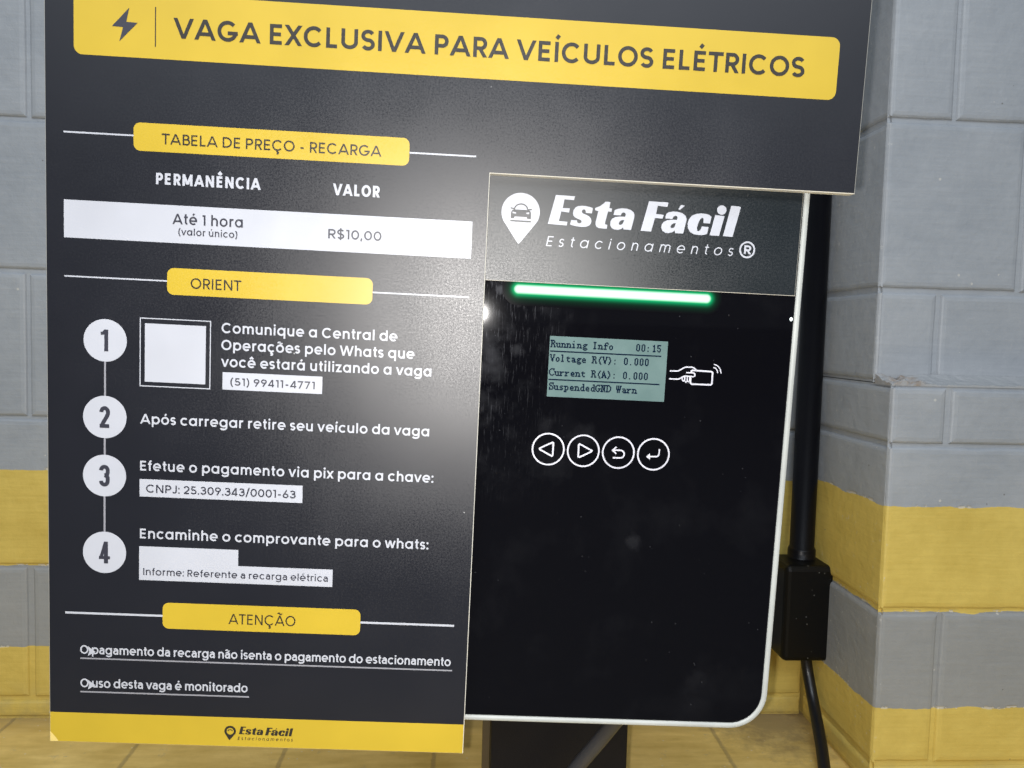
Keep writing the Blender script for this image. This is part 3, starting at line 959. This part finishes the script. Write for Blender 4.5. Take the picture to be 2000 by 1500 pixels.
def small(p):
    q = sp(p[0], p[1], DP)
    return d0[0] + (q[0] - o0[0]) * kk, (d0[1] + d1[1]) / 2 + (q[1] - o0[1]) * kk


f = Flat(SB, .0003)
for c, loops in WORD:
    f.poly([[small(p) for p in crop_pts(c, lp)] for lp in loops])
fl_ = link('logo_lettering', f.bm, M_ink, foot)
words(foot, M_ink, 'Estacionamentos', (464.2, 1444.6), (571.5, 1447.6), 6.0, .11, slant=.2, track=.35, name='small_lettering', stretch=False)
f = Flat(SB, .0003)
pc, pr_ = sp(449.8, 1427.7), 10.6 * spx(449, 1428)
f.poly([[(pc[0] + (x - 640) / 511 * pr_, pc[1] + (y - 602) / 511 * pr_) for x, y in pin_outline()],
        [(pc[0] + .62 * pr_ * math.cos(t * math.pi / 12), pc[1] + .62 * pr_ * math.sin(t * math.pi / 12)) for t in range(24)]])
k_ = .62 * pr_
f.poly([(pc[0] + x * k_, pc[1] + y * k_) for x, y in ((-.8, -.1), (-.45, -.55), (.4, -.55), (.8, -.05), (.5, -.05), (.3, -.3), (-.3, -.3), (-.5, .0))])
link('pin_symbol', f.bm, M_ink, foot)
f = Flat(SB, .0003)
a = (U0 + .0005, VB - .0005)
f.poly([a, (a[0] + .0055, a[1]), (a[0] + .0045, a[1] - .002), (a[0] + .0008, a[1] - .0065), (a[0], a[1] - .0072)])
link('peeled_corner', f.bm, print_mat('pale_print', (.80, .62, .20), specks=False), foot)

# ---------------------------------------------------------------- name plate on the charger
pu0, pv1, pu1 = sp(950, 440, DP)[0] - .004, (sp(948, 545, DP)[1] + sp(1551, 580, DP)[1]) / 2, (sp(1571, 380, DP)[0] + sp(1551, 580, DP)[0]) / 2
PB = ((pu0 + pu1) / 2, pv1, DP, DP)
plate = empty('name_plate', base_matrix(PB[0], PB[1], PB[2]), 'grey plate with white car-park logo fixed above the green light bar', 'sign')
link('board', plate_mesh([(pu0, -.118), (pu1, -.118), (pu1, pv1), (pu0, pv1)], DP, .0014, PB, .0003), [M_plate, M_edge], plate)
f = Flat(PB, .0002)
f.poly([[sp(*p, DP) for p in crop_pts(CP, pin_outline())]])
pin = link('pin_symbol', f.bm, M_white, plate)
f = Flat(PB, .0004)
q = lambda pts: [sp(*p, DP) for p in crop_pts(CP, pts)]
s1 = spx(1016, 414, DP) / 13.636
f.poly(q([(375, 640), (400, 560), (460, 530), (830, 550), (890, 570), (915, 630), (910, 795), (810, 785), (800, 740), (475, 720), (465, 770), (375, 765)]))
f.stroke(q([(485, 535)] + arc(648, 530, 172, 140, 185, 355, 16) + [(835, 550)]), 34 * s1)
f.stroke(q([(370, 490), (490, 520)]), 36 * s1)
f.stroke(q([(830, 545), (938, 538)]), 36 * s1)
f.stroke(q([(360, 830), (910, 862)]), 42 * s1)
car = link('car_symbol', f.bm, M_plate, pin)
f = Flat(PB, .0005)
f.poly(q([(425, 590), (520, 615), (515, 645), (430, 635)]))
f.poly(q([(790, 625), (865, 612), (865, 662), (795, 655)]))
link('headlight_marks', f.bm, M_white, pin)
f = Flat(PB, .0002)
for c, loops in WORD:
    f.poly([[sp(*p, DP) for p in crop_pts(c, lp)] for lp in loops])
link('logo_lettering', f.bm, M_white, plate)
f = Flat(PB, .0002)
typeset(f, 'Estacionamentos', (1066, 478), (1429.5, 502.5), 19.6, .076, d=DP, slant=.20, stretch=False)
link('small_lettering', f.bm, M_white, plate)
f = Flat(PB, .0002)
c = sp(1459.2, 488, DP)
s1 = spx(1459, 488, DP)
f.stroke(arc(c[0], c[1], 14.2 * s1, 14.8 * s1, 0, 350, 35), 3.3 * s1, closed=True)
typeset(f, 'R', (1452.6, 496.0), (1466.2, 496.8), 17.0, .15, d=DP)
link('registered_symbol', f.bm, M_white, plate)

# ---------------------------------------------------------------- the charger
RU = .2105 * DG / D0
RV = (sp(950, 1412, DG)[1] + sp(1400, 1424, DG)[1]) / 2 - .0012
PYD = .655                                                    # the post's front stands this far off
pl, pr2 = sp(958.5, 1430, PYD)[0], sp(1226.5, 1430, PYD)[0]
LU = -.082
TV = -.165
GB = ((LU + RU) / 2, RV, DG, DG)
GLASS_SMEAR = (sp(960, 620, DG)[0] - GB[0], sp(1130, 620, DG)[0] - GB[0], -(sp(1000, 1000, DG)[1] - GB[1]), -(sp(1000, 590, DG)[1] - GB[1]))
GLASS_SPOTS = []
for x_, y_, r_, a_ in ((1240, 1058, 16, .030), (1008, 682, 14, .06), (962, 692, 16, .06), (1064, 830, 18, .022), (1140, 850, 26, .020), (1010, 588, 12, .09), (1085, 905, 40, .012), (1355, 1330, 22, .012), (976, 566, 9, .12)):
    q_ = sp(x_, y_, DG)
    GLASS_SPOTS.append((q_[0] - GB[0], -(q_[1] - GB[1]), r_ * 1.15 * spx(x_, y_, DG), a_ * .6))
M_glass = glass_mat()
chg = empty('ev_charger', base_matrix(GB[0], GB[1], GB[2]), 'black glass wall charger with white rim, small display and green light bar', 'charger')


def rr_loop(u0, v0, u1, v1, r, n=10):
    pts = []
    for cx, cy, a in ((u1 - r, v0 + r, -90), (u1 - r, v1 - r, 0), (u0 + r, v1 - r, 90), (u0 + r, v0 + r, 180)):
        pts += arc(cx, cy, r, r, a, a + 90, n)
    return pts


def rings_mesh(base, rings, cap0=True, cap1=True, mats=None):
    bm = bmesh.new()
    rs = [[bm.verts.new((p[0] - base[0], d - base[2], -(p[1] - base[1]))) for p in lp] for lp, d in rings]
    for k, (a, b) in enumerate(zip(rs, rs[1:])):
        n = len(a)
        for i in range(n): bm.faces.new((a[i], a[(i + 1) % n], b[(i + 1) % n], b[i]))
    if cap0: bm.faces.new(rs[0])
    if cap1: bm.faces.new(rs[-1])
    bmesh.ops.recalc_face_normals(bm, faces=bm.faces)
    return bm


RW_ = .0040
g = rr_loop(LU + RW_, TV + RW_, RU - RW_, RV - RW_, .0225)
g2 = rr_loop(LU + RW_ + .0006, TV + RW_ + .0006, RU - RW_ - .0006, RV - RW_ - .0006, .0220)
link('front_glass', rings_mesh(GB, [(g2, DG), (g, DG + .0006), (g, DG + .003)], True, False), M_glass, chg)
o1 = rr_loop(LU, TV, RU, RV, .0265)
o2 = rr_loop(LU + .0006, TV + .0006, RU - .0006, RV - .0006, .026)
gi = rr_loop(LU + RW_ - .0002, TV + RW_ - .0002, RU - RW_ + .0002, RV - RW_ + .0002, .0227)
link('rim', rings_mesh(GB, [(gi, DG + .004), (gi, DG + .0004), (o2, DG - .0001), (o1, DG + .0006), (o1, DG + .018)], False, False), M_rim, chg, True)
o3 = rr_loop(LU + .008, TV + .008, RU - .008, RV - .008, .022)
o4 = rr_loop(LU + .014, TV + .014, RU - .014, RV - .014, .02)
link('housing', rings_mesh(GB, [(rr_loop(LU + .001, TV + .001, RU - .001, RV - .001, .0255), DG + .0175), (o3, DG + .04), (o4, DG + .112)], True, True), M_blackplastic, chg)

# green light bar, its glow painted as emission on the glass around it
la, lb = sp(1013, 563.5, DG), sp(1379.5, 584.5, DG)
lv = (la[1] + lb[1]) / 2
hw = 9.6 * spx(1200, 575, DG)


def stadium(hw_, n=12):
    return arc(lb[0], lv, hw_, hw_, -90, 90, n) + arc(la[0], lv, hw_, hw_, 90, 270, n)


def light_mat():
    """the lamp's diffuser: bright along its axis, with a green glow painted on the dark glass around it"""
    m, nt, b = mat('green_lamp_and_glow')
    co = coords(nt)
    sx = nt.nodes.new('ShaderNodeSeparateXYZ')
    nt.links.new(co, sx.inputs[0])
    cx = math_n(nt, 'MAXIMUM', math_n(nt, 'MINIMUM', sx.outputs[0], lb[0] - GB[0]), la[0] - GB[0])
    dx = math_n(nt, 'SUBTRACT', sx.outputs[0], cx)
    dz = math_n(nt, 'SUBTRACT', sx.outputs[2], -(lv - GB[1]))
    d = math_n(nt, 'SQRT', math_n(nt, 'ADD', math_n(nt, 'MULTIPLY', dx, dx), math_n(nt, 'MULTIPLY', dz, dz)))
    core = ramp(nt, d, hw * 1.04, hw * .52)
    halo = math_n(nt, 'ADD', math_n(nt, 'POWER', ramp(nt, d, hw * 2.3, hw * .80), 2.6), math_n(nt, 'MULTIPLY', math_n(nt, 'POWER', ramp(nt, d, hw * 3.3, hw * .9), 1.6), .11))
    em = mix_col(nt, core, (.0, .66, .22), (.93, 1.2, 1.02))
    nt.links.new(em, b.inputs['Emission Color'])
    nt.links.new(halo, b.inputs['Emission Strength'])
    b.inputs['Base Color'].default_value = (.003, .003, .004, 1)
    b.inputs['Roughness'].default_value = .05
    return m


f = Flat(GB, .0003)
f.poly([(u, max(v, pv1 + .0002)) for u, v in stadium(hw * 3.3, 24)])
link('light_bar_and_glow', f.bm, light_mat(), chg)

# display
FONT = {
    'R': '111100 010010 010010 011100 010100 010010 010010 110011', 'u': '000000 000000 000000 110110 010010 010010 010010 001111',
    'n': '000000 000000 000000 111100 010010 010010 010010 110111', 'i': '001000 000000 000000 011000 001000 001000 001000 011100',
    'g': '000000 000000 000000 001111 010010 001100 010000 001110 010001 001110', 'I': '011100 001000 001000 001000 001000 001000 001000 011100',
    'f': '000110 001001 001000 011110 001000 001000 001000 011100', 'o': '000000 000000 000000 001100 010010 010010 010010 001100',
    '0': '001100 010010 010010 010010 010010 010010 010010 001100', '1': '000100 001100 000100 000100 000100 000100 000100 001110',
    '5': '011110 010000 010000 011100 000010 000010 010010 001100', ':': '000000 000000 000000 001000 000000 000000 000000 001000',
    'V': '110011 010010 010010 010010 001100 001100 001100 000100', 'l': '011000 001000 001000 001000 001000 001000 001000 011100',
    't': '000000 000000 001000 011110 001000 001000 001000 000110', 'a': '000000 000000 000000 011100 000010 001110 010010 001111',
    'e': '000000 000000 000000 001100 010010 011110 010000 001110', '(': '000010 000100 000100 001000 001000 001000 000100 000100 000010',
    ')': '010000 001000 001000 000100 000100 000100 001000 001000 010000', '.': '000000 000000 000000 000000 000000 000000 000000 001000',
    'C': '001111 010001 100000 100000 100000 100000 010001 001110', 'r': '000000 000000 000000 110110 011000 010000 010000 111000',
    'A': '001000 001000 010100 010100 010100 011110 010010 110011', 'S': '001111 010001 010000 001100 000010 010001 010001 011110',
    's': '000000 000000 000000 001110 010000 001100 000010 011100', 'p': '000000 000000 000000 111100 010010 010010 010010 011100 010000 111000',
    'd': '000110 000010 000010 001110 010010 010010 010010 001111', 'G': '001110 010010 100000 100000 100111 100010 010010 001100',
    'N': '110111 011010 011010 010110 010110 010110 010010 111010', 'D': '111100 010010 010001 010001 010001 010001 010010 111100',
    'W': '101011 101010 101010 101010 111110 010100 010100 010100', ' ': '000000'}
lcd = box_from([(1074.4, 655.3), (1304.8, 667.9), (1296.5, 785.4), (1067.8, 773.6)], DG)
LW, LH = lcd[2] - lcd[0], lcd[3] - lcd[1]


def lcd_mat():
    m, nt, b = mat('lcd_backlight')
    co = coords(nt)
    big = noise_tex(nt, co, 40, 3)
    c = mix_col(nt, ramp(nt, big, .3, .7), (.085, .135, .130), (.112, .168, .162))
    nt.links.new(c, b.inputs['Base Color'])
    nt.links.new(c, b.inputs['Emission Color'])
    b.inputs['Emission Strength'].default_value = .34
    b.inputs['Roughness'].default_value = .8
    b.inputs['Specular IOR Level'].default_value = .1
    return m


f = Flat(GB, .0002)
rrect(f, lcd[0], lcd[1], lcd[2], lcd[3], 0)
disp = link('display', f.bm, lcd_mat(), chg)
tag(disp, 'pale green lit display with dark pixel text')
px_ = LW * .949 / 128
X0, Y0 = lcd[0] + LW * .006, lcd[1] + LH * .018
f = Flat(GB, .0004)
pyh = LH * .935 / 64


def cell(x, y, nx_=1, ny_=1):
    a, b, c_, d_ = X0 + x * px_, Y0 + y * pyh, X0 + (x + nx_ + .45) * px_, Y0 + (y + ny_ + .45) * pyh
    vs = [f.V(p, f.n * 1e-5) for p in ((a, b), (c_, b), (c_, d_), (a, d_))]
    f.bm.faces.new(vs)
    f.n = (f.n + 1) % 6


def lcd_text(s, x, y):
    for ch in s:
        for r_, bits in enumerate(FONT[ch].split()):
            c0 = 0
            while c0 < 6:
                if bits[c0] == '1':
                    c1 = c0
                    while c1 < 6 and bits[c1] == '1': c1 += 1
                    cell(x + c0, y + r_, c1 - c0)
                    c0 = c1
                else: c0 += 1
        x += 6


lcd_text('Running Info', 0, 3)
lcd_text('00:15', 97, 3)
lcd_text('Voltage R(V): 0.000', 0, 19)
lcd_text('Current R(A): 0.000', 0, 35)
lcd_text('SuspendedGND Warn', 0, 51)
cell(0, 15, 127)
cell(0, 47, 127)
link('lettering', f.bm, plain('lcd_ink', (.003, .010, .026), .9, spec=.02), disp)

# card reader symbol
CH = (1300, 700, 16.667)
f = Flat(GB, .0002)
s1 = spx(1360, 735, DG)
for pts, wd in (([(135, 405), (390, 410), (430, 395), (620, 292), (680, 282), (850, 285), (920, 310), (1005, 390)], 2.6),
                ([(115, 660), (360, 675), (410, 672), (480, 645), (590, 582), (650, 572), (900, 592)], 2.6),
                ([(665, 460), (890, 468), (935, 485), (955, 530), (940, 578), (900, 592)], 2.6),
                ([(535, 615), (535, 690), (570, 735), (600, 722), (620, 590)], 2.0), ([(625, 590), (625, 740), (655, 778), (692, 750), (705, 600)], 2.0),
                ([(708, 590), (708, 735), (740, 762), (775, 730), (785, 600)], 2.0),
                ([(830, 462), (838, 405), (880, 388), (1490, 430), (1528, 465), (1503, 825), (1460, 862), (845, 835), (803, 795), (815, 590)], 3.1),
                ([(1570, 195), (1640, 215), (1720, 270), (1780, 360), (1805, 490)], 2.0), ([(1550, 297), (1620, 315), (1675, 380), (1695, 485)], 2.0)):
    f.stroke([sp(*p, DG) for p in crop_pts(CH, pts)], wd * s1)
rd = link('card_symbol', f.bm, M_glassink, chg)
tag(rd, 'white outline of a hand holding a card')

# four touch buttons
CBt = (1030, 830, 6.897)
for i, (cx, cy) in enumerate(((280, 325), (753, 348), (1225, 372), (1697, 395))):
    f = Flat(GB, .0002)
    c = sp(*crop_pts(CBt, [(cx, cy)])[0], DG)
    s1 = spx(1170, 880, DG)
    f.stroke(arc(c[0], c[1], 30.2 * s1, 30.2 * s1, 0, 354, 59), 3.1 * s1, closed=True)
    bt = link('touch_button', f.bm, M_glassink, chg)
    tag(bt, 'white ring with ' + ('left pointing triangle', 'right pointing triangle', 'curved back arrow', 'enter arrow')[i])
    f = Flat(GB, .0002)
    P = lambda pts: [sp(*p, DG) for p in crop_pts(CBt, pts)]
    if i == 0: f.stroke(P([(165, 315), (172, 310), (335, 236), (350, 242), (340, 408), (328, 418), (168, 330)]), 3.2 * s1, closed=True)
    if i == 1: f.stroke(P([(868, 345), (862, 358), (700, 434), (684, 426), (693, 262), (706, 256)]), 3.2 * s1, closed=True)
    if i == 2:
        f.stroke(P([(1155, 340), (1245, 340)] + arc(1250, 392, 54, 51, -90, 90, 12) + [(1150, 441)]), 3.0 * s1)
        f.stroke(P([(1200, 295), (1150, 340), (1196, 388)]), 3.0 * s1)
    if i == 3:
        f.stroke(P([(1778, 325), (1773, 395)] + arc(1735, 390, 37, 36, 5, 92, 8) + [(1640, 426)]), 3.0 * s1)
        f.poly(P([(1598, 425), (1650, 382), (1650, 468)]))
    link('symbol', f.bm, M_glassink, bt)
# pin-head speck at the right edge of the glass, made bright by emission
f = Flat(GB, .0002)
f.disc(sp(1545, 623.5, DG), 3.0 * spx(1545, 623, DG), 3.6 * spx(1545, 623, DG), 14)
m_, nt_, b_ = mat('glowing_speck')
b_.inputs['Emission Color'].default_value = (.75, 1, .97, 1)
b_.inputs['Emission Strength'].default_value = 1.0
link('pale_speck', f.bm, m_, chg)

# ---------------------------------------------------------------- post, cable, conduit
def boxm(bm, c, ax, ay, az, sx_, sy_, sz_, bev=.0):
    r = bmesh.ops.create_cube(bm, size=1)
    for v in r['verts']: v.co = c + ax * (v.co.x * sx_) + ay * (v.co.y * sy_) + az * (v.co.z * sz_)
    if bev:
        es = list({e for v in r['verts'] for e in v.link_edges})
        bmesh.ops.bevel(bm, geom=es, offset=bev, segments=3, affect='EDGES', profile=.5)
    return r


pL = SIGN @ Vector((pl, PYD, -sp(958.5, 1430, PYD)[1]))
pR = SIGN @ Vector((pr2, PYD, -sp(1226.5, 1430, PYD)[1]))
ctr = (pL + pR) / 2
ax = Vector((EX.x, EX.y, 0)).normalized()
ay = Vector((-ax.y, ax.x, 0))
wpost = (pR - pL).dot(ax)
pm = Matrix.Translation(Vector((ctr.x, ctr.y, 0)) + ay * .03)
post = empty('mounting_post', pm, 'black square post carrying the charger, standing on the yellow floor', 'post')
inv = pm.inverted()
bm = bmesh.new()
boxm(bm, Vector((0, 0, .36)), ax, ay, Vector((0, 0, 1)), wpost, .06, .72, .002)
link('column', bm, M_post, post)
bm = bmesh.new()
boxm(bm, -ax * .003 + ay * .034 + Vector((0, 0, .36)), ax, ay, Vector((0, 0, 1)), wpost + .008, .008, .72, .001)  # narrow brown strip added behind the column, showing past its left edge
link('brown_strip', bm, M_strip, post)
bm = bmesh.new()
boxm(bm, Vector((0, 0, .006)), ax, ay, Vector((0, 0, 1)), wpost + .06, .12, .012, .002)
link('base_plate', bm, M_post, post)
bm = bmesh.new()
boxm(bm, -ay * .042 + Vector((0, 0, .50)), ax, ay, Vector((0, 0, 1)), wpost - .02, .030, .24, .001)
link('mounting_plate', bm, M_post, post)


def tube_mesh(pts, rad, n=20, sub=6, taper=None):
    P = [Vector(p) for p in pts]
    cur = []
    for i in range(len(P) - 1):
        p0, p1, p2, p3 = P[max(i - 1, 0)], P[i], P[i + 1], P[min(i + 2, len(P) - 1)]
        for k in range(sub):
            t = k / sub
            cur.append(.5 * ((2 * p1) + (p2 - p0) * t + (2 * p0 - 5 * p1 + 4 * p2 - p3) * t * t + (3 * p1 - p0 - 3 * p2 + p3) * t ** 3))
    cur.append(P[-1])
    bm = bmesh.new()
    up = Vector((0, 1, 0))
    rs = []
    for i, p in enumerate(cur):
        d = (cur[min(i + 1, len(cur) - 1)] - cur[max(i - 1, 0)]).normalized()
        a = d.cross(up).normalized()
        b = a.cross(d).normalized()
        rs.append([bm.verts.new(p + (a * math.cos(2 * math.pi * k / n) + b * math.sin(2 * math.pi * k / n)) * rad) for k in range(n)])
    for a, b in zip(rs, rs[1:]):
        for k in range(n): bm.faces.new((a[k], a[(k + 1) % n], b[(k + 1) % n], b[k]))
    bm.faces.new(rs[0])
    bm.faces.new(rs[-1])
    return bm


def sworld(px, py, d):
    u, v = sp(px, py, d)
    return SIGN @ Vector((u, d, -v))


# charging lead leaving the charger's underside and hanging in front of the post
c0 = sworld(1225, 1385, .600)
pts = [c0, sworld(1205, 1405, .605), sworld(1168, 1450, .612), sworld(1118, 1510, .618), sworld(1060, 1590, .615), sworld(1010, 1720, .60)]
e = pts[-1]
pts += [Vector((e.x - .03, e.y - .03, .06)), Vector((e.x - .06, e.y - .10, .0075)), Vector((e.x - .20, e.y - .18, .0075))]
lead = link('charging_cable', tube_mesh(pts, .0062), plain('grey_black_rubber', (.035, .036, .042), .42), None, True)
tag(lead, 'black charging cable hanging slantwise in front of the post', 'cable')

# conduit up the corner of the walls with its outlet box
PR = .0163
PY = YB - PR - .003
xa, _ = wp(1598, 400, PY)
xb, _ = wp(1570.5, 1000, PY)
xp_ = (xa + xb) / 2
zc1 = wp(1570, 1068, PY)[1]
zc0 = wp(1568, 1103, PY)[1]
zb0 = wp(1565, 1283, PY - .03)[1]


def lathe_z(bm, x, y, prof, n=32):
    rs = [[bm.verts.new((x + r * math.cos(2 * math.pi * k / n), y + r * math.sin(2 * math.pi * k / n), z)) for k in range(n)] for r, z in prof]
    for a, b in zip(rs, rs[1:]):
        for k in range(n): bm.faces.new((a[k], a[(k + 1) % n], b[(k + 1) % n], b[k]))
    bm.faces.new(rs[0])
    bm.faces.new(rs[-1])


bm = bmesh.new()
lathe_z(bm, xp_, PY, [(PR, zc0 + .012), (PR, 1.37)])
pipe = link('conduit_pipe', bm, M_blackplastic, None, True)
tag(pipe, 'glossy black conduit running up the wall corner behind the charger', 'pipe')
xL, xR = wp(1523, 1190, PY - .032)[0], wp(1621, 1190, PY - .032)[0]
bx0, bz1 = (xL + xR) / 2, wp(1575, 1100, PY - .032)[1]
box = empty('outlet_box', Matrix.Translation((bx0, YB - .001, zb0)), 'dusty black outlet box on the wall at the foot of the conduit', 'electrical box')
bm = bmesh.new()
boxm(bm, Vector((0, -.0335, (bz1 - zb0) / 2)), Vector((1, 0, 0)), Vector((0, 1, 0)), Vector((0, 0, 1)), xR - xL, .065, bz1 - zb0, .007)
link('body', bm, M_box, box, False)
bm = bmesh.new()
lathe_z(bm, xp_ - bx0, PY - (YB - .001), [(PR + .0022, bz1 - zb0 - .004), (PR + .0022, zc1 - zb0 - .003), (PR + .001, zc1 - zb0)])
link('collar', bm, M_blackplastic, box, True)
yb = YB - .030
P2 = lambda px, py, y: Vector((wp(px, py, y)[0], y, wp(px, py, y)[1]))
pts = [P2(1573, 1278, yb), P2(1579, 1320, yb - .008), P2(1590, 1380, yb - .035), P2(1603, 1450, yb - .085), P2(1611, 1510, yb - .13), P2(1622, 1600, yb - .19)]
e = pts[-1]
pts += [Vector((e.x + .004, e.y - .03, max(.03, e.z - .02))), Vector((e.x + .002, e.y - .07, .0085)), Vector((e.x - .02, e.y - .2, .0085))]
cab = link('power_cable', tube_mesh(pts, .0076), M_rubber, None, True)
tag(cab, 'black cable dropping from the outlet box to the floor', 'cable')
